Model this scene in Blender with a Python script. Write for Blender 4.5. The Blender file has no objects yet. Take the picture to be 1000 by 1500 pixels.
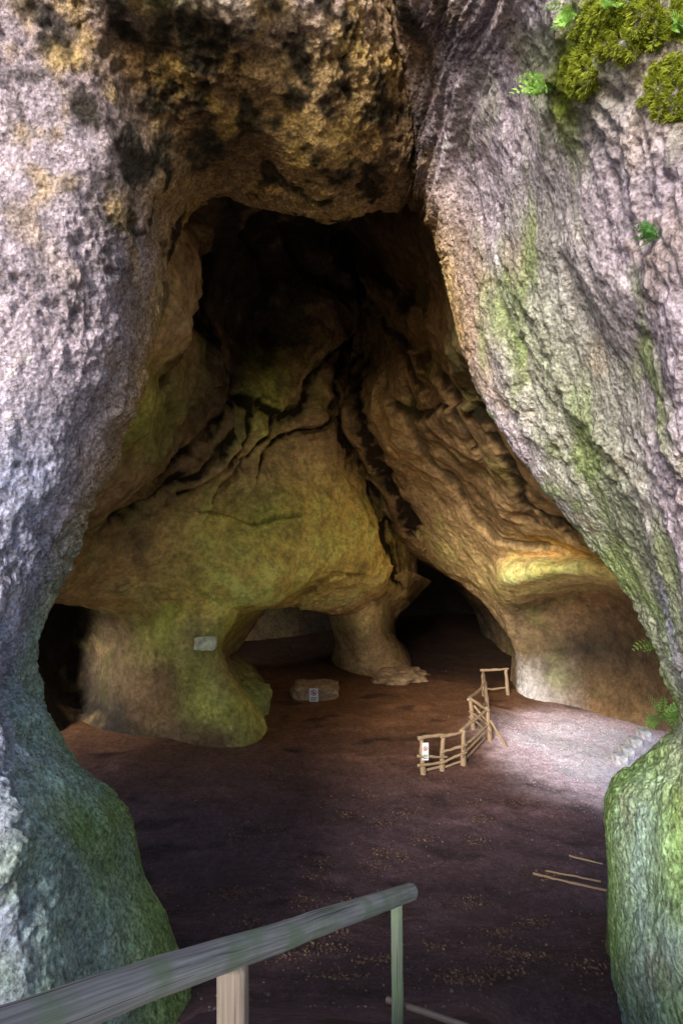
import bpy, math, random
import numpy as np
from mathutils import Vector, Matrix
from mathutils.bvhtree import BVHTree
random.seed(7); rng=np.random.default_rng(7)
F=833.0; EYE=np.array([0.0,0.0,6.0])
def W(px,py,d): return np.array([(px-500)/F*d, d, 6-(py-750)/F*d])
scene=bpy.context.scene; coll=scene.collection
# ---------------------------------------------------------------- noise
def _hash(ix,iy,iz,s):
    h=(ix*374761393+iy*668265263+iz*2147483647+s*1274126177)&0xffffffff
    h=((h^(h>>13))*1274126177)&0xffffffff
    h=((h^(h>>16))*2246822519)&0xffffffff
    return (h^(h>>15))
def perlin(p,seed=0):
    p=np.asarray(p,dtype=np.float64); i=np.floor(p).astype(np.int64); f=p-i
    u=f*f*f*(f*(f*6-15)+10); out=np.zeros(p.shape[0])
    for dx in (0,1):
        for dy in (0,1):
            for dz in (0,1):
                h=_hash(i[:,0]+dx,i[:,1]+dy,i[:,2]+dz,seed)
                gx=((h&1023)/511.5-1); gy=(((h>>10)&1023)/511.5-1); gz=(((h>>20)&1023)/511.5-1)
                dot=gx*(f[:,0]-dx)+gy*(f[:,1]-dy)+gz*(f[:,2]-dz)
                w=(u[:,0] if dx else 1-u[:,0])*(u[:,1] if dy else 1-u[:,1])*(u[:,2] if dz else 1-u[:,2])
                out+=w*dot
    return out*1.3
def fbm(p,o=3,seed=0):
    r=0;a=1;t=0
    for k in range(o):
        r=r+a*perlin(p*(2**k)+k*17.3,seed+k); t+=a; a*=.5
    return r/t
def ridged(p,o=3,seed=0):
    r=0;a=1;t=0
    for k in range(o):
        r=r+a*(1-2.2*np.abs(perlin(p*(2**k)+k*9.1,seed+k))); t+=a; a*=.5
    return r/t
def sstep(a,b,x):
    t=np.clip((x-a)/(b-a),0,1); return t*t*(3-2*t)
# ---------------------------------------------------------------- material helpers
def newmat(name,rough=.9):
    m=bpy.data.materials.new(name); m.use_nodes=True
    nt=m.node_tree; b=nt.nodes['Principled BSDF']; b.inputs['Roughness'].default_value=rough
    b.inputs['Specular IOR Level'].default_value=.25
    return m,nt,b
def N(nt,t,**kw):
    n=nt.nodes.new(t)
    for k,v in kw.items():
        if k in n.inputs: n.inputs[k].default_value=v
        else: setattr(n,k,v)
    return n
def ramp(nt,src,p0,c0,p1,c1):
    r=nt.nodes.new('ShaderNodeValToRGB'); r.color_ramp.elements[0].position=p0; r.color_ramp.elements[1].position=p1
    r.color_ramp.elements[0].color=(*c0,1); r.color_ramp.elements[1].color=(*c1,1); nt.links.new(src,r.inputs[0]); return r
def mix(nt,a,b,fac=None,mode='MIX',f=.5):
    m=nt.nodes.new('ShaderNodeMix'); m.data_type='RGBA'; m.blend_type=mode; m.inputs[0].default_value=f
    nt.links.new(a,m.inputs[6])
    if isinstance(b,tuple): m.inputs[7].default_value=(*b,1)
    else: nt.links.new(b,m.inputs[7])
    if fac is not None: nt.links.new(fac,m.inputs[0])
    return m.outputs[2]
def rockmat(name,bump=.6,fine=22,pit=.35,rough=.88,dist=.05,vs=1.1,vw=.35,spots=False):
    m,nt,b=newmat(name,rough); L=nt.links.new
    tc=N(nt,'ShaderNodeTexCoord'); at=N(nt,'ShaderNodeVertexColor'); at.layer_name='Col'
    n1=N(nt,'ShaderNodeTexNoise',Scale=fine*.35,Detail=5.0,Roughness=.65); L(tc.outputs['Object'],n1.inputs['Vector'])
    n2=N(nt,'ShaderNodeTexNoise',Scale=float(fine),Detail=7.0,Roughness=.7); L(tc.outputs['Object'],n2.inputs['Vector'])
    v=N(nt,'ShaderNodeTexVoronoi',Scale=fine*vs); L(tc.outputs['Object'],v.inputs['Vector'])
    r1=ramp(nt,n1.outputs[0],.3,(.66,.64,.62),.7,(1.35,1.35,1.38))
    c=mix(nt,at.outputs[0],r1.outputs[0],mode='MULTIPLY',f=1)
    r2=ramp(nt,n2.outputs[0],.36,(.42,.39,.36),.6,(1.2,1.2,1.2))
    c=mix(nt,c,r2.outputs[0],mode='MULTIPLY',f=pit*2)
    if spots:
        n3=N(nt,'ShaderNodeTexNoise',Scale=9.0,Detail=4.0,Roughness=.8); L(tc.outputs['Object'],n3.inputs['Vector'])
        r3=ramp(nt,n3.outputs[0],.57,(0,0,0),.67,(.55,.55,.55)); c=mix(nt,c,(.09,.065,.06),fac=r3.outputs[0])
    L(c,b.inputs['Base Color'])
    h=N(nt,'ShaderNodeMath',operation='MULTIPLY_ADD'); L(v.outputs['Distance'],h.inputs[0]); h.inputs[1].default_value=vw; L(n2.outputs[0],h.inputs[2])
    bp=N(nt,'ShaderNodeBump',Strength=bump,Distance=dist); L(h.outputs[0],bp.inputs['Height']); L(bp.outputs[0],b.inputs['Normal'])
    return m
# ---------------------------------------------------------------- mesh helpers
def mesh_np(name,V,Fq,mat,cols=None,smooth=True,uv=None):
    me=bpy.data.meshes.new(name); V=np.asarray(V,dtype=np.float32); Fq=np.asarray(Fq,dtype=np.int32)
    k=Fq.shape[1]
    me.vertices.add(len(V)); me.vertices.foreach_set('co',V.ravel())
    me.loops.add(Fq.size); me.loops.foreach_set('vertex_index',Fq.ravel())
    me.polygons.add(len(Fq)); me.polygons.foreach_set('loop_start',np.arange(0,Fq.size,k,dtype=np.int32))
    me.update(calc_edges=True); me.validate()
    if smooth: me.polygons.foreach_set('use_smooth',np.ones(len(me.polygons),dtype=bool))
    if cols is not None:
        ca=me.color_attributes.new('Col','FLOAT_COLOR','POINT')
        ca.data.foreach_set('color',np.concatenate([cols,np.ones((len(cols),1))],1).astype(np.float32).ravel())
    me.materials.append(mat)
    ob=bpy.data.objects.new(name,me); coll.objects.link(ob); return ob
def top(ob,label,cat,kind=None,group=None):
    ob['label']=label; ob['category']=cat
    if kind: ob['kind']=kind
    if group: ob['group']=group
    return ob
def crw(n,m,linear=False):
    t=np.linspace(0,n-1,m); i=np.clip(np.floor(t).astype(int),0,n-2); f=t-i
    M=np.zeros((m,n)); r=np.arange(m)
    if linear:
        M[r,i]+=1-f; M[r,i+1]+=f; return M
    w=[-.5*f+f*f-.5*f**3, 1-2.5*f*f+1.5*f**3, .5*f+2*f*f-1.5*f**3, -.5*f*f+.5*f**3]
    for k in range(4):
        np.add.at(M,(r,np.clip(i+k-1,0,n-1)),w[k])
    return M
PAL=dict(P=(.60,.51,.59),L=(.52,.52,.69),G=(.36,.54,.19),T=(.50,.67,.58),V=(.47,.50,.36),O=(.64,.44,.21),
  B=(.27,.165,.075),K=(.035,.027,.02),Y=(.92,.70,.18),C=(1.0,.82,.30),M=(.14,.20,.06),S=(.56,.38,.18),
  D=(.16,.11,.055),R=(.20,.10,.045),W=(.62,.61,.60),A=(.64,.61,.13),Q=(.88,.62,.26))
def gridfaces(a,b):
    i=np.arange(a-1)[:,None]*b+np.arange(b-1)[None,:]; i=i.ravel()
    return np.stack([i,i+1,i+b+1,i+b],1)
def netsurf(pts,colr,nu,nv,ref=(0,3,6)):
    C=np.array(pts); Wu=crw(C.shape[0],nu); Wv=crw(C.shape[1],nv)
    P=np.einsum('ai,ijk,bj->abk',Wu,C,Wv)
    K=np.array([[PAL[c] for c in row] for row in colr]); Lu=crw(K.shape[0],nu,True); Lv=crw(K.shape[1],nv,True)
    col=np.einsum('ai,ijk,bj->abk',Lu,K,Lv)
    du=np.gradient(P,axis=0); dv=np.gradient(P,axis=1); n=np.cross(du,dv); n/=np.linalg.norm(n,axis=2,keepdims=True)+1e-9
    s=np.sum((np.array(ref)-P)*n,axis=2)
    fl=False
    if np.mean(s>0)<.5: n=-n; fl=True
    return P.reshape(-1,3),n.reshape(-1,3),np.clip(col,0,1).reshape(-1,3),fl
# ================================================================= FRONT ROCK
ST=[ # lip, n1, n2, n3, outward, colours
((275,1600,5.0),(200,1620,4.3),(80,1620,3.9),(-60,1620,3.7),'l','GTTL'),
((248,1490,5.1),(175,1510,4.5),(70,1500,4.1),(-60,1500,3.9),'l','GTTL'),
((222,1390,5.4),(160,1410,4.8),(60,1400,4.3),(-60,1400,4.1),'l','GTTL'),
((188,1290,5.6),(140,1310,5.0),(55,1310,4.5),(-60,1310,4.2),'l','GTTL'),
((172,1190,5.8),(120,1220,5.2),(50,1220,4.7),(-60,1220,4.4),'l','GGTL'),
((98,1115,6.0),(65,1150,5.4),(30,1150,5.0),(-60,1140,4.7),'l','GTTL'),
((50,1035,6.3),(28,1050,5.8),(5,1070,5.4),(-60,1070,5.1),'l','TTLL'),
((40,950,6.5),(24,970,6.1),(0,990,5.7),(-60,990,5.4),'l','TLLL'),
((72,850,6.8),(50,850,6.3),(15,850,6.0),(-60,860,5.7),'l','VLLL'),
((150,690,7.2),(108,680,6.5),(60,690,6.1),(-60,700,5.8),'l','OPLL'),
((206,530,7.6),(160,510,6.7),(80,520,6.2),(-60,520,5.8),'l','OPPP'),
((240,390,8.0),(190,370,6.8),(100,350,6.2),(-60,330,5.8),'l','OPPP'),
((268,315,8.2),(225,290,7.0),(130,220,6.2),(-60,150,5.8),'l','OSPP'),
((318,280,8.4),(280,230,7.2),(180,90,6.2),(0,-60,5.6),'tl','OBBP'),
((400,290,8.5),(370,220,7.3),(310,80,6.2),(180,-80,5.4),'t','OBBM'),
((480,312,8.5),(465,240,7.3),(430,90,6.3),(360,-80,5.5),'t','QBOP'),
((555,290,8.5),(545,230,7.4),(525,90,6.6),(480,-80,5.9),'t','OBOP'),
((622,300,8.4),(612,230,7.7),(590,90,7.1),(560,-80,6.4),'t','BKBO'),
((655,380,8.0),(662,240,7.2),(660,80,6.2),(650,-80,5.2),'t','SPPP'),
((680,480,7.8),(722,330,6.6),(770,120,5.2),(800,-80,4.2),'t','SPPP'),
((730,600,7.5),(775,460,6.2),(860,200,4.6),(950,-60,3.6),'tr','PVPV'),
((803,700,7.2),(838,560,5.9),(920,360,4.4),(1060,120,3.4),'tr','PVPP'),
((890,800,6.8),(900,680,5.6),(960,520,4.4),(1060,350,3.5),'r','VVPP'),
((950,890,6.5),(955,800,5.6),(990,700,4.6),(1060,560,3.8),'r','VVPP'),
((985,980,6.2),(990,920,5.6),(1020,860,4.9),(1070,760,4.2),'r','VLPP'),
((1004,1065,6.0),(1016,1050,5.6),(1040,1000,5.0),(1080,940,4.4),'r','VVPP'),
((945,1130,5.7),(975,1120,5.1),(1028,1105,4.6),(1080,1080,4.3),'r','GGVP'),
((900,1180,5.5),(945,1190,4.9),(1000,1190,4.4),(1080,1190,4.1),'r','GTGV'),
((902,1300,5.3),(948,1300,4.7),(1000,1300,4.2),(1080,1300,3.9),'r','GTGV'),
((908,1400,5.2),(955,1400,4.5),(1000,1400,4.0),(1080,1400,3.7),'r','GTTV'),
((926,1500,5.0),(962,1500,4.3),(1010,1500,3.8),(1080,1500,3.5),'r','TTGV'),
((940,1620,4.8),(970,1620,4.1),(1010,1620,3.6),(1080,1620,3.4),'r','GTGV')]
OUT=dict(l=((-2.5,-.5,0),(-8,-1.5,0)),tl=((-1.8,-.2,2),(-6,0,6)),t=((0,-.1,2.6),(0,1.2,7)),
 tr=((.8,-.6,2.0),(3.5,-1,6)),r=((1.2,-1.6,0),(5,-3.0,0)))
rows=[];crows=[]
for lip,a,b,c,o,cc in ST:
    lp=W(*lip); cen=np.array([0,lp[1],6.3]); ov=lp-cen; ov/=np.linalg.norm(ov)
    Y=np.array([0,1,0]); e=W(*c)
    rows.append([lp+2.6*ov+2.6*Y, lp+1.3*ov+1.6*Y, lp+.4*ov+.7*Y, lp, W(*a),W(*b),e,e+np.array(OUT[o][0]),e+np.array(OUT[o][1])])
    crows.append('DD'+cc[0]+cc[0]+cc[1]+cc[2]+cc[3]+cc[3]+cc[3])
NU,NV=1250,500
P,n,col,fl=netsurf(rows,crows,NU,NV)
rgt=sstep(.8,1.6,P[:,0])
low=sstep(4.6,2.6,P[:,2])
def rock_disp(p):
    q=p.copy(); q[:,2]*=1-.6*rgt
    wp=q+.35*np.stack([fbm(p/1.1,2,31),fbm(p/1.1,2,32),fbm(p/1.1,2,33)],1)
    rough=.40+.9*sstep(-.25,.3,fbm(p/1.4,2,77))
    lowc=1-.55*low
    return (.24*fbm(wp/1.7,2,1)+.09*ridged(wp/.9,3,5)*(1-.5*low)
      +lowc*rough*(.075*fbm(wp/.34,3,9)+.040*ridged(wp/.2,2,11)-.13*np.clip(fbm(q/.14,2,13)-.02,0,1)+.036*fbm(p/.06,2,21)))
d=rock_disp(P)*(1-.1*low)
mc=W(925,85,4.2); mm=np.exp(-(((P-mc)/np.array([.55,.6,.33]))**2).sum(1)); d=d+.22*mm*(1+.8*fbm(P/.2,2,71))
Pf=P+n*d[:,None]
def tint(P,col,nrm,dark=.5,sd=0,ochre=.4,scale=1.0):
    c=col.copy()
    m1=fbm(P/(1.3*scale),3,40+sd); m2=fbm(P/(.35*scale),3,50+sd)
    c*=(1+.4*m1+.35*m2)[:,None]
    w=sstep(.12,.4,fbm(P/(.8*scale)+5,3,80+sd))*ochre
    c=c*(1-w[:,None])+np.array([.50,.34,.14])*w[:,None]*1.1
    k=sstep(.17,.45,fbm(P*np.array([1,1,.45])/(.5*scale)+9,4,90+sd))*dark
    c=c*(1-k[:,None])+np.array([.06,.045,.033])*k[:,None]
    return np.clip(c,.008,1.1)
col=tint(Pf,col,n,dark=.35,ochre=.25)
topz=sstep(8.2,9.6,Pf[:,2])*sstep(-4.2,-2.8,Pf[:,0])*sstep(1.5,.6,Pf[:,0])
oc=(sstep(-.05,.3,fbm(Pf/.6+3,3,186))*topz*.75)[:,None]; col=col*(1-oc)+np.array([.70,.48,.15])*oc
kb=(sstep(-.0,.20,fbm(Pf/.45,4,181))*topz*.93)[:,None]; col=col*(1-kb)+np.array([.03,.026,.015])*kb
pale=sstep(.1,.45,fbm(Pf/.22,3,101)); col=col*(1+.4*pale[:,None])
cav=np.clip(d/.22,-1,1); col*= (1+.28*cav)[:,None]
st=sstep(-.05,.25,fbm(Pf*np.array([2.2,1.2,.45]),3,111))*sstep(1.2,1.9,Pf[:,0])*.65*sstep(2.2,3.6,Pf[:,2])
col=col*(1-st[:,None])+np.array([.38,.52,.13])*st[:,None]
gl=sstep(-.2,.3,fbm(Pf/.45,4,121))*sstep(4.2,2.6,P[:,2])*.5
col=col*(1-gl[:,None])+np.array([.34,.56,.20])*gl[:,None]
bl=(sstep(-1.6,-2.6,Pf[:,0])*sstep(8.5,4.5,Pf[:,2])*.35*sstep(-.3,.3,fbm(Pf/.8,2,124)))[:,None]; col=col*(1-bl)+np.array([.42,.52,.82])*bl  # blue cast of skylight put into the left rock's colour
gm=np.clip(mm*1.6,0,1)[:,None]; col=col*(1-gm)+np.array([.18,.22,.02])*gm
m_front=rockmat('entrance_limestone',1.0,26,.5,.88,.06,.8,.6,True)
fq=gridfaces(NU,NV)
if fl: fq=fq[:,::-1]
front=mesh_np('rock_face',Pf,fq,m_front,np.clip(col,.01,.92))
top(front,'pitted grey and pink limestone rock face around the cave mouth','rock face','structure')
# ================================================================= INTERIOR
def cave_disp(p,a=1):
    wp=p+.9*np.stack([fbm(p/2.6,2,131),fbm(p/2.6,2,132),fbm(p/2.6,2,133)],1)
    up=sstep(5.5,9,p[:,2])
    return a*(.42*fbm(wp/3.0,2,141)+(.12+.20*up)*ridged(wp/2.0,2,145)+(.06+.07*up)*ridged(wp*np.array([1,1,.6])/.9,2,147)+.06*fbm(wp/.5,3,149)+.026*fbm(p/.17,2,152)-.08*np.clip(fbm(p/.4,2,155)-.12,0,1))
SEAMS=[([(488,330),(512,390),(520,450),(508,490),(495,550),(480,600),(492,640),(520,680),(545,720),(560,790),(582,845)],10,1),
([(515,470),(480,520),(440,575),(412,612),(385,598),(350,575),(322,572)],6,1),
([(475,610),(430,627),(400,650),(372,700)],4.5,1),([(402,610),(388,640),(350,690),(312,745)],4.5,1),
([(345,580),(330,640),(290,700),(220,745),(120,790)],7,1),([(310,590),(280,660),(200,722),(120,772)],8,1),
([(375,585),(362,640),(330,690),(270,735)],4,.9),([(330,560),(300,640),(245,705)],5,.9),([(260,600),(225,680),(150,745)],5,.8),
([(522,520),(518,600),(538,650),(562,700),(600,770)],8,1),([(600,560),(640,670),(700,760),(800,800)],4,.6),
([(700,600),(740,660),(765,740),(875,802)],6,.8),([(620,520),(670,570),(700,640)],6,.8),
([(290,760),(360,770),(430,752)],3,.4),([(288,380),(296,480),(322,572)],18,.95),([(440,875),(475,835),(545,835)],4,.4),
([(560,470),(600,520),(620,560)],6,.7),([(270,350),(262,450),(235,560)],8,.8),([(585,580),(625,600),(665,590)],5,.8),
([(500,340),(560,400),(610,440)],10,.7),([(400,320),(440,380),(500,430)],10,.6),([(340,330),(380,420),(400,520)],12,.6)]
def seams(P):
    q=np.stack([500+F*P[:,0]/P[:,1],750-F*(P[:,2]-6)/P[:,1]],1)
    q=q+22*np.stack([fbm(P/2.3,2,501),fbm(P/2.3,2,502)],1)+7*np.stack([fbm(P/.6,3,503),fbm(P/.6,3,504)],1)
    z=np.zeros(len(P)); groove=z.copy(); dark=z.copy(); ledge=z.copy(); br=.5+1.6*np.clip(fbm(P/1.4,2,507)+.3,0,1)
    brk=sstep(-.4,.0,fbm(P/1.1,3,509)); fr=.8+1.0*fbm(P/.28,3,515)
    for pl,w,s in SEAMS:
        dd=np.full(len(P),1e9); sg=np.ones(len(P))
        for a,b in zip(pl[:-1],pl[1:]):
            a=np.array(a,float);b=np.array(b,float);e=b-a
            t=np.clip(((q-a)@e)/(e@e),0,1); v=q-(a+t[:,None]*e); l=np.linalg.norm(v,axis=1); m=l<dd
            cr=np.sign(e[0]*v[:,1]-e[1]*v[:,0]); dd=np.where(m,l,dd); sg=np.where(m,cr,sg)
        sd=dd*sg; W2=max(w,8)
        groove=np.maximum(groove,s*np.exp(-(dd/(w*1.2*br))**2)*(.4+.6*brk))
        dark=np.maximum(dark,s*sstep(.2,.75,np.exp(-(dd/(w*br*1.3))**2)*fr)*(.4+.6*brk))
        dark=np.maximum(dark,.7*s*np.exp(-(dd/(W2*2.6))**2)*sstep(.1,.7,np.sin(dd*.45+4*fbm(P/1.3,3,511)))*sstep(-.1,.2,fbm(P/.7,3,513)))
        ledge+=s*(sstep(-1.3*W2,1.3*W2,sd)-.5)*np.exp(-(dd/(5*W2))**2)
    return groove,dark,np.clip(ledge,-1,1)
m_in=rockmat('cave_limestone',.7,9,.28,.85,.09)
def build(name,R,C,nu,nv,label,amp=1,dark=.5,seam=False,ochre=.25,mat=None,green=.4):
    pts=[[W(*q) for q in r] for r in R]
    P,n,col,fl=netsurf(pts,C,nu,nv)
    d=cave_disp(P,amp)
    if seam: g,dk,lg=seams(P); d=d-.20*g+.30*lg
    Q=P+n*d[:,None]; col=tint(Q,col,n,dark=dark,sd=3,ochre=ochre,scale=1.5)
    gr=sstep(.05,.32,fbm(Q/1.5+4,3,95))[:,None]*green; col=col*(1-gr)+col.mean(1,keepdims=True)*np.array([1.1,1.22,.30])*gr
    if seam: col=col*(1-.93*np.clip(dk*1.15,0,1))[:,None]
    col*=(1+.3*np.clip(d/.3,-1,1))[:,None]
    f=gridfaces(nu,nv)
    if fl: f=f[:,::-1]
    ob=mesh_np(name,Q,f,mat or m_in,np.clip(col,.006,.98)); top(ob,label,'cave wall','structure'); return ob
D=[
[(120,60,8.6),(250,60,8.8),(330,60,9.0),(400,60,9.2),(450,60,9.5),(490,60,9.8),(530,60,10),(580,60,10)],
[(140,200,9),(250,200,9.3),(330,200,9.8),(400,210,10.4),(450,215,11),(490,220,11.6),(530,230,12.2),(580,240,13)],
[(130,330,9.2),(240,310,9.8),(310,300,11.2),(380,310,13),(430,320,14),(475,330,14.6),(510,345,15.4),(560,350,18)],
[(110,430,9.2),(230,400,9.6),(300,400,12.6),(360,400,14.6),(420,400,15.6),(470,410,16),(512,425,17.4),(560,430,21)],
[(100,520,9),(205,500,9.5),(285,500,12.6),(350,500,15),(410,500,15.6),(460,500,15.9),(508,500,17.8),(555,500,21)],
[(80,600,9),(180,600,9.7),(265,600,12.4),(330,590,14.4),(385,590,15.3),(435,600,16.0),(488,600,17.2),(550,600,21)],
[(50,690,9),(140,690,10),(235,690,12.6),(310,690,14.5),(380,680,15.6),(440,670,16.6),(502,670,17.8),(575,680,22)],
[(20,760,9.3),(100,770,10.4),(205,770,13.0),(300,765,14.5),(390,760,15.4),(460,750,16.6),(536,760,18.5),(600,780,23)],
[(-10,820,10),(75,832,11.2),(190,830,13.9),(300,830,14.6),(390,830,15.0),(470,830,16.6),(548,830,18.8),(610,850,24)],
[(-20,845,10.8),(65,858,12),(150,872,14.3),(290,882,15.0),(385,874,15.6),(445,866,17.6),(530,872,20),(580,890,24)],
[(-20,858,12),(65,868,13.2),(150,892,15.4),(290,915,15.6),(385,888,17.2),(445,882,19.6),(520,900,22),(580,905,25)],
[(-20,852,15),(70,862,16),(160,880,17),(290,900,18),(385,870,20),(445,866,23),(520,880,25),(580,880,27)]]
DC=['BBKKKKKK','BBKKKKKK','SBKKKKDD','SSKKKDDK','ASDKDBDK','AADDASBK','SSBSQQBK','SBSYAYYK','SSQYYYYB','SSQYYYQB','BBSAYQBK','KKKKKKKK']  # near-black upper rows: black stain plus the vault's shade, both as colour
build('cave_wall',D,DC,720,600,'folded ochre limestone vault darkened by stain and painted shade, bulging over a low arch',1,.45,True)
E=[
[(20,840,12.5),(80,850,15),(160,855,15.3),(240,860,15.2),(300,865,15.2),(350,880,15.9),(400,870,20)],
[(20,880,14.5),(100,885,17.2),(180,885,15.6),(245,885,14.9),(300,890,14.9),(338,905,15.4),(380,900,20)],
[(20,930,15.5),(105,925,18),(185,925,16.1),(245,925,14.8),(290,930,14.6),(322,945,15.3),(345,940,20)],
[(30,985,15.6),(110,980,17.9),(185,985,16.0),(250,985,14.9),(295,985,14.6),(328,980,15.4),(330,960,20)],
[(50,1040,15.4),(112,1030,17.2),(185,1040,15.8),(250,1040,15.1),(305,1035,14.7),(352,1025,15.3),(350,968,21)],
[(70,1085,15.2),(120,1072,16.3),(185,1078,15.5),(260,1080,15.0),(325,1080,14.6),(378,1076,15.2),(375,990,20)],
[(70,1140,15),(120,1140,15.9),(185,1140,15.3),(260,1140,14.8),(335,1140,14.3),(405,1140,15.0),(380,1040,20)]]
EC=['KKBSQQS','KKDAYAB','KKDASAB','KKDBASB','KKKBAAB','KKKDBAB','DDDDBBB']  # near-black left columns paint the shade of the side recess
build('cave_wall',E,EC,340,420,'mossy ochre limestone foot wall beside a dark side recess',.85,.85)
Fp=[
[(420,845,20),(460,845,20.0),(530,850,20.2),(590,835,22),(630,850,26)],
[(475,880,24),(466,876,21.2),(525,878,20.6),(574,868,21.6),(602,880,26)],
[(515,908,25),(484,905,22.2),(526,905,20.8),(564,895,21.8),(582,905,26)],
[(520,938,25),(494,934,22.8),(530,935,20.9),(566,928,21.6),(580,935,26)],
[(515,965,25),(488,962,23),(532,972,20.9),(584,962,21.8),(600,955,26)],
[(500,1000,25),(475,1000,23),(532,1000,20.9),(605,1000,21.4),(620,1000,26)]]
build('cave_wall',Fp,['QQQQS','KSQSB','KSQSK','KBSBK','KBSBK','KBBBB'],240,200,'tan limestone pillar standing between the low arch and the dark passage',.55,.5)  # near-black side columns blend the pillar edges into painted passage shade
G=[
[(470,60,10.5),(520,60,10),(570,60,9.6),(620,60,9.2),(680,60,8.8),(760,80,8.4)],
[(470,240,14.5),(520,225,12.6),(570,220,11.2),(620,220,10.3),(680,220,9.6),(760,250,9)],
[(465,345,17),(500,335,15),(560,330,12.8),(620,330,10.8),(680,330,9.6),(760,350,9)],
[(480,440,20),(520,440,17.2),(575,430,14.8),(630,430,12.3),(690,430,10),(770,450,9)],
[(480,520,21),(518,520,17.8),(575,520,15.7),(640,520,13.2),(710,520,10.5),(800,520,9)],
[(465,600,21),(500,610,17.6),(570,610,16.2),(650,610,14.2),(740,610,11.3),(830,610,9.3)],
[(500,690,22),(536,690,18.8),(610,690,17.3),(690,690,15.3),(790,700,12),(880,700,9.6)],
[(535,760,23),(566,765,20.2),(640,750,18.4),(720,760,16.3),(820,770,13.5),(930,780,10.3)],
[(580,800,24),(608,805,21.8),(675,820,19.2),(740,815,16.8),(840,812,14.8),(960,826,11.8)],
[(620,825,26),(655,838,22.5),(700,862,20),(742,850,16.3),(850,836,13.7),(985,862,11.6)],
[(665,850,27),(697,870,23),(726,895,19.8),(755,892,18.8),(860,866,17.4),(1005,900,14.2)],
[(705,920,28),(738,915,24),(752,935,20),(768,955,18.9),(860,950,17.8),(1005,975,15)],
[(710,1000,28),(745,985,24),(757,1000,19.8),(774,1020,18.5),(870,1042,17),(1010,1055,15)],
[(710,1060,28),(745,1060,24),(760,1060,19.6),(780,1070,18.2),(880,1090,16.8),(1015,1100,15)]]
GC=['KKKKDD','KKKKDD','DKDDDD','DDBBDD','DSBBDD','DSSBBB','DSSBSB','DBSBSS','KSQSQS','KSQCCY','KBSDBD','KDDDKD','KBBWBB','KBBWWS']  # dark top rows mix black stain with painted vault shade
build('cave_wall',G,GC,700,440,'sloping brown limestone wall with a ledge painted as sunlit over grey rock',.85,.55,True)  # bright ledge row and dark rows beneath are painted light and shade
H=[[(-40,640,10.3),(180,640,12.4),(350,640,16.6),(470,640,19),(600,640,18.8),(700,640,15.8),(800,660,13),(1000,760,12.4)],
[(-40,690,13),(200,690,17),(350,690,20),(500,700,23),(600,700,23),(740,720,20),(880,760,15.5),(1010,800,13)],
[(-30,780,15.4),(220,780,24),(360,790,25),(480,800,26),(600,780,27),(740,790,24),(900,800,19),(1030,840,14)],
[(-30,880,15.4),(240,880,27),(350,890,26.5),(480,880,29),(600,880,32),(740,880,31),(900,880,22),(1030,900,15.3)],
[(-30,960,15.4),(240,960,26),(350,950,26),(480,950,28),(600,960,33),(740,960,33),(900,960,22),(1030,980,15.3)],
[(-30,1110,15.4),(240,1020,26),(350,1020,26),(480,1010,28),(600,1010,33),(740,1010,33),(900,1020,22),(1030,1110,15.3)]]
build('cave_wall',H,['KKKKKKKK','KKKKKKKK','KKKKKKKK','KDDKKKKK','KDDKKKKK','KDDKKKKK'],240,340,'dim reddish brown rock at the end of the low passages',.4,.3,ochre=0)  # near-black colours paint the gloom of the passages onto the rock
# ================================================================= GROUND
def gz(X,Y):
    z=np.interp(Y,[-200,.8,1.5,2.2,2.8,3.5,4.3,5,6,7,8,9,10.5,13,25,60],[4.3,4.3,4.05,3.5,3.15,2.83,2.2,1.68,1.12,.68,.36,.16,.03,0,.05,.3])
    side=sstep(1.0,1.9,np.abs(X))*sstep(6.5,5.0,Y)*sstep(-1,1.5,Y)*sstep(6,3.5,np.abs(X)); z=z-1.5*side*sstep(1,3,z)
    right=sstep(7.5,11,X)*sstep(8,11,Y); z=z+right*(.9)*np.clip((X-7.5)/6,0,1.5)
    return z
xs=np.concatenate([-np.geomspace(9,400,30)[::-1],np.linspace(-8.9,9.4,440),np.geomspace(9.5,400,30)])
ys=np.concatenate([-np.geomspace(1,400,25)[::-1],np.linspace(-.9,5.5,90),5.5+np.cumsum(np.linspace(.028,.09,360)),np.geomspace(28,500,30)])
GX,GY=np.meshgrid(xs,ys,indexing='ij'); gx=GX.ravel(); gy=GY.ravel(); g0=np.stack([gx,gy,np.zeros_like(gx)],1)
zz=gz(gx,gy)+.15*fbm(g0/2.2,3,201)+.03*fbm(g0/.45,3,205)+.010*fbm(g0/.13,2,209)
zz=zz+.22*np.exp(-(((gx-4.0)/1.0)**2+((gy-15.2)/2.2)**2))
rip=np.sin((gy*7+gx*2.6+3*fbm(g0/1.5,2,211)))*.016*sstep(14.5,12,gy)*sstep(.0,.3,fbm(g0/2.5,2,212)+.15); zz=zz+rip
gc=np.tile(np.array([.130,.078,.092]),(len(gx),1))
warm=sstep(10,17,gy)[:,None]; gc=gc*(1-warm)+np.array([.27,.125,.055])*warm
far=sstep(19,23,gy+.35*gx)[:,None]; gc=gc*(1-.85*far)  # passage shade painted into the floor colour towards the back
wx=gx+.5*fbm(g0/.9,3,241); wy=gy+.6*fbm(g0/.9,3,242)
lightpatch=np.exp(-(((wx-6.5)/2.7)**2+((wy-14.2)/3.0)**2)**3)[:,None]; gc=gc*(1-lightpatch)+np.array([1.5,1.2,1.32])*lightpatch  # pool of daylight on the floor, painted into the earth colour
gc*=(1+(.45*fbm(g0/1.6,3,221)+.35*fbm(g0/.3,3,225))*(1-.7*lightpatch[:,0]))[:,None]
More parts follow.
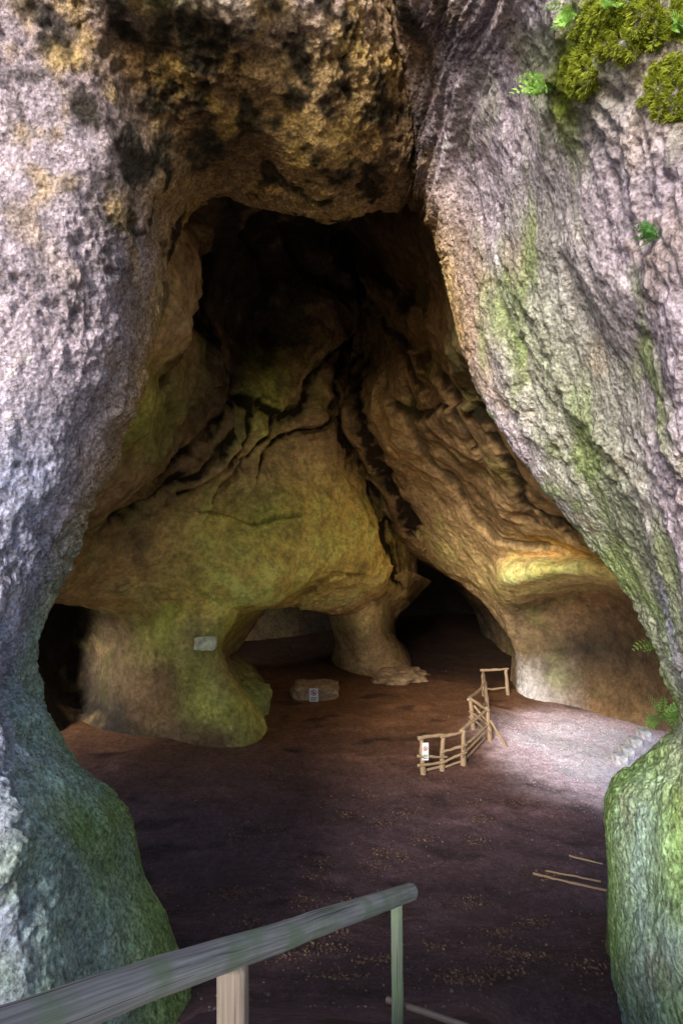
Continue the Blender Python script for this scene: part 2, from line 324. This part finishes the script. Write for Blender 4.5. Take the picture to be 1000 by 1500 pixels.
dk=(sstep(.12,.32,fbm(g0/np.array([1.3,.7,1])+3,4,231))*(1-lightpatch[:,0]))[:,None]*.7; gc=gc*(1-dk)+np.array([.045,.028,.027])*dk
wn=(sstep(.1,.35,fbm(g0/np.array([2.2,.9,1])+8,3,236))*(1-lightpatch[:,0]))[:,None]*.5; gc=gc*(1+wn)
outg=(sstep(10,13,gx)+sstep(-11,-14,gx)+sstep(-3,-6,gy)).clip(0,1)[:,None]; gc=gc*(1-outg)+np.array([.12,.13,.06])*outg
m_gr=rockmat('cave_earth',.5,26,.28,.8)
f=gridfaces(len(xs),len(ys))
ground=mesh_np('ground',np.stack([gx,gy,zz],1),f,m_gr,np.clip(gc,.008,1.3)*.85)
top(ground,'trodden dark reddish earth floor sloping down into the cave','ground','structure')
def bvh_of(ob):
    me=ob.data; nv=len(me.vertices); co=np.empty(nv*3,dtype=np.float32); me.vertices.foreach_get('co',co)
    nl=len(me.loops); li=np.empty(nl,dtype=np.int32); me.loops.foreach_get('vertex_index',li)
    return BVHTree.FromPolygons(co.reshape(-1,3).tolist(),li.reshape(-1,4).tolist())
bv_f=bvh_of(front); bv_g=bvh_of(ground)
def gnd(x,y):
    h=bv_g.ray_cast(Vector((x,y,12)),Vector((0,0,-1))); return h[0].z if h[0] else 0
def onrock(px,py,bv=bv_f):
    dr=Vector(W(px,py,1)-EYE).normalized(); return bv.ray_cast(Vector(EYE),dr)
# ================================================================= simple materials
def woodmat(name,c0,c1,green=.0):
    m,nt,b=newmat(name,.7); L=nt.links.new
    uv=N(nt,'ShaderNodeUVMap'); mp=N(nt,'ShaderNodeMapping'); mp.inputs['Scale'].default_value=(22,1.3,1); L(uv.outputs[0],mp.inputs[0])
    n=N(nt,'ShaderNodeTexNoise',Scale=1.4,Detail=8.0,Roughness=.65,Distortion=.15); L(mp.outputs[0],n.inputs['Vector'])
    r=ramp(nt,n.outputs[0],.32,c0,.68,c1)
    mp2=N(nt,'ShaderNodeMapping'); mp2.inputs['Scale'].default_value=(16,.5,1); L(uv.outputs[0],mp2.inputs[0])
    n3=N(nt,'ShaderNodeTexNoise',Scale=2.2,Detail=3.0,Distortion=.2); L(mp2.outputs[0],n3.inputs['Vector'])
    r3=ramp(nt,n3.outputs[0],.62,(1,1,1),.66,(.25,.23,.2))
    tc=N(nt,'ShaderNodeTexCoord'); n2=N(nt,'ShaderNodeTexNoise',Scale=5.0,Detail=5.0); L(tc.outputs['Object'],n2.inputs['Vector'])
    r2=ramp(nt,n2.outputs[0],.45,(0,0,0),.6,(green,)*3)
    c=mix(nt,r.outputs[0],(.15,.22,.12),fac=r2.outputs[0]); c=mix(nt,c,r3.outputs[0],mode='MULTIPLY',f=.8); L(c,b.inputs['Base Color'])
    bp=N(nt,'ShaderNodeBump',Strength=.35,Distance=.01); L(n.outputs[0],bp.inputs['Height']); L(bp.outputs[0],b.inputs['Normal'])
    return m
m_rail=woodmat('weathered_rail_wood',(.13,.135,.14),(.40,.40,.41),.6)
m_rear=woodmat('mossy_post_wood',(.08,.10,.08),(.20,.24,.17),.6)
m_post=woodmat('pale_post_wood',(.15,.12,.10),(.32,.26,.22),.15)
m_fence=woodmat('fence_wood',(.20,.13,.075),(.54,.38,.23),0)
m_step=woodmat('step_wood',(.08,.06,.055),(.22,.165,.15),.1)
def flat(name,c,rough=.7):
    m,nt,b=newmat(name,rough); L=nt.links.new
    tc=N(nt,'ShaderNodeTexCoord'); n=N(nt,'ShaderNodeTexNoise',Scale=30.0,Detail=5.0); L(tc.outputs['Object'],n.inputs['Vector'])
    r=ramp(nt,n.outputs[0],.3,tuple(x*.72 for x in c),.7,tuple(min(1,x*1.1) for x in c)); L(r.outputs[0],b.inputs['Base Color']); return m
m_white=flat('sign_white',(.88,.88,.86)); m_red=flat('sign_red',(.55,.03,.03)); m_black=flat('sign_black',(.03,.03,.03))
def log(name,p0,p1,r0,r1,mat,parent=None,sides=16,wob=.008,seg=None,square=False,seed=0):
    p0=np.array(p0,float);p1=np.array(p1,float); ax=p1-p0; Ln=np.linalg.norm(ax); ax/=Ln
    seg=seg or max(4,int(Ln/.06)); up=np.array([0,0,1.]) if abs(ax[2])<.9 else np.array([0,1.,0])
    s=np.cross(ax,up); s/=np.linalg.norm(s); t=np.cross(s,ax)
    V=[];UV=[]
    tt=np.concatenate([[0,0,.004],np.linspace(.008,.992,seg),[.996,1,1]]); rr=np.concatenate([[.001,.72,.92],np.ones(seg),[.92,.72,.001]])
    for k,(a,q) in enumerate(zip(tt,rr)):
        r=(r0+(r1-r0)*a)*q
        for j in range(sides):
            th=2*math.pi*j/sides
            c,sn=math.cos(th),math.sin(th)
            if square:
                mx=max(abs(c),abs(sn)); e=1/mx; e=min(e,1.34); c*=e*.86; sn*=e*.86
            V.append(p0+ax*Ln*a+s*c*r+t*sn*r); UV.append((j/sides,Ln*a))
    V=np.array(V); o=np.full(3,seed*3.7)
    dirs=np.stack([perlin(V/.16+o,301),perlin(V/.16+o,302),perlin(V/.16+o,303)],1)+2.2*np.stack([perlin(V/.9+o,304),perlin(V/.9+o,305),perlin(V/.9+o,306)],1)
    V=V+dirs*wob
    R=len(tt); F_=[]
    for k in range(R-1):
        for j in range(sides):
            F_.append((k*sides+j,k*sides+(j+1)%sides,(k+1)*sides+(j+1)%sides,(k+1)*sides+j))
    ob=mesh_np(name,V,F_,mat)
    me=ob.data; uvl=me.uv_layers.new(name='UVMap')
    for li,l in enumerate(me.loops): uvl.data[li].uv=UV[l.vertex_index]
    if parent: ob.parent=parent; ob.matrix_parent_inverse=Matrix.Translation(-parent.location)
    return ob
def empty(name,loc):
    e=bpy.data.objects.new(name,None); e.location=loc; e.empty_display_size=.2; coll.objects.link(e); return e
A=np.array([.41,3.5,3.66]); B=np.array([-.48,1.6,4.70]); dv=B-A
hr=empty('handrail',(.33,3.5,3.0)); top(hr,'weathered round log handrail with posts beside the descending steps','handrail')
log('rail',A+dv*-.03,A+dv*1.55,.049,.047,m_rail,hr,32,.0028,70,seed=1)
log('post',(.345,3.5,2.6),(.335,3.5,3.66),.042,.040,m_rear,hr,16,.003,square=True,seed=2)
q=A+dv*.86
log('post',(q[0]+.0,q[1]+.0,3.3),(q[0]+.0,q[1]+.0,q[2]-.03),.054,.054,m_post,hr,20,.002,square=True,seed=3)
q=A+dv*1.5
log('post',(q[0],q[1],3.9),(q[0],q[1],q[2]-.03),.054,.054,m_post,hr,16,.003,square=True,seed=4)
def box(name,c,sx,sy,sz,mat,parent=None,rot=0,bev=.004):
    import bmesh
    bm=bmesh.new(); bmesh.ops.create_cube(bm,size=1)
    for v in bm.verts: v.co=Vector((v.co.x*sx,v.co.y*sy,v.co.z*sz))
    if bev: bmesh.ops.bevel(bm,geom=bm.edges[:],offset=bev,segments=2,affect='EDGES')
    M=Matrix.Translation(Vector(c))@Matrix.Rotation(rot,4,'Z'); bmesh.ops.transform(bm,matrix=M,verts=bm.verts)
    me=bpy.data.meshes.new(name); bm.to_mesh(me); bm.free(); me.materials.append(mat)
    ob=bpy.data.objects.new(name,me); coll.objects.link(ob)
    if parent: ob.parent=parent; ob.matrix_parent_inverse=Matrix.Translation(-parent.location)
    return ob
s=log('wooden_step_edge',(.28,3.56,2.95),(1.02,3.22,2.98),.018,.018,m_step,None,12,.004,square=True,seed=5); top(s,'squared timber edging at the foot of the handrail post','step edge')
for k,(a,b,r) in enumerate([((780,1291,9.2),(888,1330,8.6),.022),((800,1287,9.3),(880,1310,8.9),.016),((835,1264,9.8),(884,1280,9.5),.022)]):
    a=W(*a);b=W(*b); s=log('wooden_step_edge.%03d'%(k+1),(a[0],a[1],gnd(a[0],a[1])+.012),(b[0],b[1],gnd(b[0],b[1])+.012),r,r*.9,m_fence,None,10,.016,seed=6+k)
    top(s,'thin pale log laid across the earth as a step','step edge',group='logs laid as steps on the earth')
fp=[(1.87,13.0),(2.34,13.2),(2.85,13.4),(3.75,14.4),(3.52,15.2),(4.35,16.9),(4.62,18.5),(5.45,18.6)]
fe=empty('wooden_fence',(fp[0][0],fp[0][1],0)); top(fe,'rustic peeled log fence zigzagging across the cave floor','fence')
tops=[]
for k,(x,y) in enumerate(fp):
    z=gnd(x,y); h=.80; lx=random.uniform(-.10,.10); tops.append((x+lx,y,z+h))
    log('post',(x,y,z-.1),(x+lx,y,z+h+.02+random.uniform(0,.05)),.068,.05,m_fence,fe,12,.018,seed=20+k)
for k in range(len(fp)-1):
    a=np.array(tops[k]);b=np.array(tops[k+1]); e=(b-a)/np.linalg.norm(b-a)*.1
    log('rail',a-e+[0,0,.02],b+e+[0,0,.02+random.uniform(-.05,.03)],.045,.034,m_fence,fe,10,.024,seed=40+k)
    for hh in ((.30,.14) if k<4 else (.35,)):
        log('rail',a-e-[0,.05,hh+.22+random.uniform(-.04,.04)],b+e-[0,.05,hh+.24+random.uniform(-.06,.08)],.033,.028,m_fence,fe,10,.024,seed=50+k)
    if k<3:
        log('rail',a-[0,-.05,.74],b-[0,-.05,.72],.03,.03,m_fence,fe,10,.012,seed=70+k)
log('brace',(3.75,14.35,.75),(4.2,14.0,.0),.035,.03,m_fence,fe,10,.01,seed=60)
log('brace',(3.52,15.15,.85),(4.15,14.5,.1),.03,.03,m_fence,fe,10,.01,seed=61)
def sign(name,c,w,h,rot,label,par=None,lines=True):
    e=empty(name,(c[0],c[1],c[2]-h/2)); top(e,label,'sign')
    box('panel',c,w,.012,h,m_white,e,rot,.002)
    R=Matrix.Rotation(rot,4,'Z')
    def loc(x,z,o=-.011): v=R@Vector((x,o,z)); return (c[0]+v.x,c[1]+v.y,c[2]+v.z)
    import bmesh
    rad=w*.34; bm=bmesh.new(); n=28
    i=[bm.verts.new((rad*.76*math.cos(t*2*math.pi/n),0,rad*.76*math.sin(t*2*math.pi/n))) for t in range(n)]
    o=[bm.verts.new((rad*math.cos(t*2*math.pi/n),0,rad*math.sin(t*2*math.pi/n))) for t in range(n)]
    for t in range(n): bm.faces.new((o[t],o[(t+1)%n],i[(t+1)%n],i[t]))
    a=math.radians(135); ca,sa=math.cos(a)*rad*.8,math.sin(a)*rad*.8; pn=Vector((-sa,0,ca)).normalized()*rad*.11
    bm.faces.new([bm.verts.new(Vector(v)) for v in (Vector((ca,-.001,sa))+pn,Vector((ca,-.001,sa))-pn,Vector((-ca,-.001,-sa))-pn,Vector((-ca,-.001,-sa))+pn)])
    bmesh.ops.transform(bm,matrix=Matrix.Translation(Vector(loc(0,h*.18)))@R,verts=bm.verts)
    me=bpy.data.meshes.new('prohibition_ring'); bm.to_mesh(me); bm.free(); me.materials.append(m_red)
    ob=bpy.data.objects.new('prohibition_ring',me); coll.objects.link(ob); ob.parent=e; ob.matrix_parent_inverse=Matrix.Translation(-e.location)
    bm=bmesh.new(); bm.faces.new([bm.verts.new((x*rad,0.001,z*rad)) for x,z in ((-.3,-.45),(.3,-.45),(.42,0),(.15,.1),(.05,.55),(-.15,.15),(-.4,.0))])
    bmesh.ops.transform(bm,matrix=Matrix.Translation(Vector(loc(0,h*.18)))@R,verts=bm.verts)
    me=bpy.data.meshes.new('pictogram'); bm.to_mesh(me); bm.free(); me.materials.append(m_black)
    ob=bpy.data.objects.new('pictogram',me); coll.objects.link(ob); ob.parent=e; ob.matrix_parent_inverse=Matrix.Translation(-e.location)
    for k in range(3):
        box('text_line',loc(0,-h*(.2+.09*k),-.009),w*(.7-.1*(k%2)),.003,h*.035,m_black,e,rot,0)
    return e
sx,sy=fp[0]; sign('prohibition_sign',(1.90,sy-.085,gnd(sx,sy)+.56),.15,.40,.1,'small white notice with prohibition symbol fixed to fence post')
def stone(name,c,sx,sy,sz,mat,label,cat,seed=0,sq=.35,res=40,cols=(.3,.22,.15),group=None,amp=.12):
    u=np.linspace(0,2*np.pi,res,endpoint=False); v=np.linspace(-np.pi/2,np.pi/2,res//2)
    U,Vv=np.meshgrid(u,v,indexing='ij'); f=lambda x:np.sign(x)*np.abs(x)**sq
    P=np.stack([f(np.cos(Vv))*f(np.cos(U)),f(np.cos(Vv))*f(np.sin(U)),f(np.sin(Vv))],2).reshape(-1,3)
    P=P*(1+amp*fbm(P*1.3+seed*5.1,3,401))[:,None]*np.array([sx,sy,sz]); cc=np.array(cols)*(1+.4*fbm(P*4/max(sx,.2)+seed,3,405))[:,None]
    a,b=res,res//2; idx=np.arange(a*b).reshape(a,b); idx=np.concatenate([idx,idx[:1]],0)
    q=np.stack([idx[:-1,:-1].ravel(),idx[1:,:-1].ravel(),idx[1:,1:].ravel(),idx[:-1,1:].ravel()],1)
    ob=mesh_np(name,P,q,mat,np.clip(cc,.02,.95)); ob.location=c; top(ob,label,cat,group=group); return ob
bx,by=-.85,18.6
stone('stone_block',(bx,by,gnd(bx,by)+.1),.72,.5,.26,m_in,'low flat rough stone block lying on the cave floor','stone block',4,.28,90,(.50,.35,.19),amp=.4)
sign('prohibition_sign',(bx-.02,by-.76,gnd(bx,by-.7)+.25),.28,.42,0,'white no open fire notice standing against the stone block')
pl=W(301,943,14.15); stone('stone_tablet',tuple(pl),.27,.05,.17,m_in,'pale stone memorial tablet fixed on the ochre cave wall','tablet',3,.4,60,(.95,.90,.60),amp=.3)
stone('boulder',(-2.9,17.3,.25),.75,.9,.55,m_in,'low mossy boulder at the foot of the arch','boulder',2,.8,60,(.40,.42,.12),amp=.45)
stone('boulder',(2.1,20.6,.0),1.0,.9,.36,m_in,'low tan rock ledge beside the pillar','boulder',5,.7,80,(.42,.28,.15),amp=.6)
for k,(px,py,s_) in enumerate([(906,1116,.20),(916,1103,.20),(928,1090,.20),(941,1078,.20)]):
    d_=6*F/(py-750); w=W(px,py,d_); stone('pale_stone',(w[0],w[1],gnd(w[0],w[1])+.08),s_*.7,.25,.12,m_in,'pale limestone block lining the path edge','stone',9+k,.5,24,(1.0,1.0,1.0),'pale blocks along the path edge',.2)
# ================================================================= litter
def scatter(name,n,fn,mat,label,cat,leaf=True):
    V=[];Fc=[];C=[]
    for i in range(n):
        x,y,s=fn(); z=gnd(x,y)
        if leaf:
            a=random.uniform(0,6.28); c_,s_=math.cos(a)*s,math.sin(a)*s; t=random.uniform(0,.6)*s; b=len(V)
            V+= [(x-c_,y-s_,z+.006),(x+s_*.5,y-c_*.5,z+.008+t),(x+c_,y+s_,z+.01+t*.3),(x-s_*.5,y+c_*.5,z+.006)]
            Fc.append((b,b+1,b+2,b+3)); q=random.uniform(.5,1.5); cc=random.choice([(.19,.11,.075),(.15,.09,.07),(.24,.15,.10)]); C+=[tuple(v*q for v in cc)]*4
        else:
            b=len(V); q=random.uniform(.6,1.4); hh=s*random.uniform(.4,.9); pp=math.exp(-(((x-6.5)/2.7)**2+((y-14.2)/3.0)**2)**3); q*=1+4*pp  # pebbles in the floor's light patch get the same painted brightening
            for zz_,rr_ in ((-.3,.9),(.35,.95),(.9,.45)):
                for j in range(4):
                    th=j*1.5708+zz_+random.uniform(-.3,.3); r_=s*rr_*random.uniform(.7,1.1); V.append((x+r_*math.cos(th),y+r_*math.sin(th),z+hh*zz_)); C.append((.18*q,.135*q,.14*q))
            for l in (0,4):
                for j in range(4): Fc.append((b+l+j,b+l+(j+1)%4,b+l+4+(j+1)%4,b+l+4+j))
            Fc.append((b+8,b+9,b+10,b+11))
    ob=mesh_np(name,V,Fc,mat,np.array(C),smooth=False); top(ob,label,cat,'stuff'); return ob
m_leaf=rockmat('dead_leaf',.2,30,.3,.85)
clumps=[(-2.6,8.0),(-1.2,7.6),(.2,8.2),(1.2,7.0),(2.0,7.3),(1.9,8.3),(.1,11.2),(1.0,9.8),(-.4,9.2),(.4,6.4),(-.6,6.5),(1.7,6.1),(-1.9,10.5),(-2.8,11.8),(2.4,10.2),(.8,10.9),(2.2,6.5),(-.1,7.3)]
clumps+= [(random.uniform(-3.5,3.6),random.uniform(5.6,13)) for _ in range(26)]
def fl_():
    if random.random()<.85:
        c=random.choice(clumps); return random.gauss(c[0],.15),random.gauss(c[1],.11),random.uniform(.010,.028)
    return random.uniform(-3.8,4.2),random.uniform(4.5,14),random.uniform(.010,.018)
scatter('leaf_litter',6000,fl_,m_leaf,'scattered clumps of dry brown leaf litter on the earth','leaf litter')
def fp_():
    if random.random()<.45: return random.uniform(4,8.5),random.uniform(11,17),random.uniform(.010,.025)
    return random.uniform(-4,4.6),4.6+21*random.random()**1.4,random.uniform(.006,.020)*(1.8 if random.random()<.04 else 1)
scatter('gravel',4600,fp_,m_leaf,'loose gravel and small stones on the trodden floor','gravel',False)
# ================================================================= plants
def leafmat(name,c0,c1):
    m,nt,b=newmat(name,.55); L=nt.links.new
    tc=N(nt,'ShaderNodeTexCoord'); n=N(nt,'ShaderNodeTexNoise',Scale=25.0,Detail=3.0); L(tc.outputs['Object'],n.inputs['Vector'])
    r=ramp(nt,n.outputs[0],.3,c0,.7,c1); L(r.outputs[0],b.inputs['Base Color'])
    tr=N(nt,'ShaderNodeBsdfTranslucent'); L(r.outputs[0],tr.inputs[0]); ms=N(nt,'ShaderNodeMixShader'); ms.inputs[0].default_value=.35
    L(b.outputs[0],ms.inputs[1]); L(tr.outputs[0],ms.inputs[2]); L(ms.outputs[0],nt.nodes['Material Output'].inputs[0]); return m
m_moss=leafmat('moss',(.24,.28,.025),(.60,.66,.10)); m_fern=leafmat('fern_leaf',(.20,.42,.06),(.52,.80,.22)); m_ivy=leafmat('herb_leaf',(.06,.20,.05),(.18,.42,.10))
V=[];Fc=[]
cnt=0
while cnt<11500:
    px=random.uniform(815,1045); py=random.uniform(-40,230)
    wgt=max(math.exp(-(((px-915)/80)**2+((py-40)/52)**2)),math.exp(-(((px-985)/44)**2+((py-130)/58)**2)),math.exp(-(((px-850)/26)**2+((py-110)/48)**2)),.9*math.exp(-(((px-1010)/40)**2+((py-10)/60)**2)))
    nn=perlin(np.array([[px/22,py/22,0]]),7)[0]
    if wgt<.42+.45*nn: continue
    h=onrock(px,py)
    if h[0] is None: continue
    p,nr=h[0],h[1]
    if nr.dot(p-Vector(EYE))>0: nr=-nr
    off=.005+.07*max(0,wgt-.3+.5*perlin(np.array([[px/11,py/11,3]]),8)[0]); base=p+nr*off
    for _ in range(2):
        dr=(nr+Vector((random.gauss(0,.7),random.gauss(0,.7),random.gauss(0,.7)-.3))).normalized()*random.uniform(.010,.026)
        sd=dr.cross(Vector((random.gauss(0,1),random.gauss(0,1),random.gauss(0,1)))).normalized()*.0036
        b=len(V); V+=[tuple(base-sd-nr*.02),tuple(base+sd-nr*.02),tuple(base+dr+sd*.4),tuple(base+dr-sd*.4)]; Fc.append((b,b+1,b+2,b+3))
    cnt+=1
moss=mesh_np('moss',V,Fc,m_moss,smooth=False); top(moss,'cushions of yellow green moss clinging to the rock','moss','stuff')
def plant(name,px,py,nfr,ln,mat,label,cat,droop=.6,wid=.022,seed=0,bv=bv_f,pos=None,lf=9,lsz=1):
    random.seed(seed)
    if pos is None:
        h=onrock(px,py); p,nr=h[0],h[1]
        if nr.dot(p-Vector(EYE))>0: nr=-nr
    else: p=Vector(pos); nr=Vector((0,-.5,.5))
    V=[];Fc=[]
    for f_ in range(nfr):
        d0=(nr*.7+Vector((random.uniform(-1,1),random.uniform(-.4,.2),random.uniform(-.2,.9)))).normalized(); L_=ln*random.uniform(.6,1.1); cur=Vector(p); d_=d0.copy()
        for k in range(lf):
            nx=cur+d_*L_/lf; sd=d_.cross(nr+Vector((.01,.02,.03))).normalized()
            b=len(V); V+=[tuple(cur-sd*.0012),tuple(cur+sd*.0012),tuple(nx+sd*.0012),tuple(nx-sd*.0012)]; Fc.append((b,b+1,b+2,b+3))
            ww=wid*lsz*math.sin(math.pi*(k+1.2)/(lf+1.2))*random.uniform(.8,1.2)
            for sg in (-1,1):
                o=sd*sg; tip=nx+o*ww*1.6+d_*ww*.7; m1=nx+o*ww*.7+d_*ww*.75+nr*ww*.15; m2=nx+o*ww*.9-d_*ww*.15
                b=len(V); V+=[tuple(nx),tuple(m2),tuple(tip),tuple(m1)]; Fc.append((b,b+1,b+2,b+3))
            cur=nx; d_=(d_+Vector((0,0,-droop/lf))).normalized()
    ob=mesh_np(name,V,Fc,mat,smooth=False); top(ob,label,cat); return ob
plant('fern_plant',812,135,9,.40,m_fern,'bright green fern fronds growing from a rock crevice','fern',1.1,.034,1)
plant('fern_plant',845,20,7,.22,m_fern,'bright green fern fronds above the moss cushion','fern',.9,.028,2)
plant('fern_plant',900,5,6,.18,m_fern,'small fern tuft on the mossy rock','fern',.9,.026,3)
plant('herb_plant',965,350,20,.22,m_ivy,'dark green small leaved herb in a rock crevice','herb',1.0,.016,4)
plant('herb_plant',1000,40,8,.15,m_fern,'green leafy herb hanging over the moss','herb',1.2,.024,5)
plant('herb_plant',0,0,12,.55,m_fern,'leafy sprigs hanging beside the cave opening','herb',1.2,.05,6,pos=W(968,950,8.2))
plant('herb_plant',0,0,14,.6,m_fern,'leafy green herb growing at the rock foot','herb',.8,.06,7,pos=W(968,1055,9.5))
# ================================================================= camera / light
cam=bpy.data.cameras.new('camera'); co=bpy.data.objects.new('camera',cam); coll.objects.link(co)
co.location=EYE; co.rotation_euler=(math.radians(90),0,0); cam.sensor_fit='VERTICAL'; cam.sensor_height=36; cam.lens=20.0; cam.clip_end=2000; cam.clip_start=.05
scene.camera=co
S=Vector((-.38,-.80,.36)).normalized(); el=math.asin(S.z); az=math.atan2(S.x,S.y)
w=bpy.data.worlds.new('World'); scene.world=w; w.use_nodes=True; nt=w.node_tree; bg=nt.nodes['Background']
sky=nt.nodes.new('ShaderNodeTexSky'); sky.sky_type='NISHITA'; sky.sun_disc=False; sky.sun_elevation=el; sky.sun_rotation=az
nt.links.new(sky.outputs[0],bg.inputs[0]); bg.inputs[1].default_value=.25
sl=bpy.data.lights.new('sun','SUN'); sl.energy=5.0; sl.angle=math.radians(20); sl.color=(1,.95,.88)  # broad soft sun added in place of skylight and bounce light
so=bpy.data.objects.new('sun',sl); coll.objects.link(so); so.rotation_euler=S.to_track_quat('Z','Y').to_euler()
scene.view_settings.view_transform='Standard'; scene.view_settings.look='None'; scene.view_settings.exposure=0
scene.cycles.max_bounces=8; scene.cycles.diffuse_bounces=6
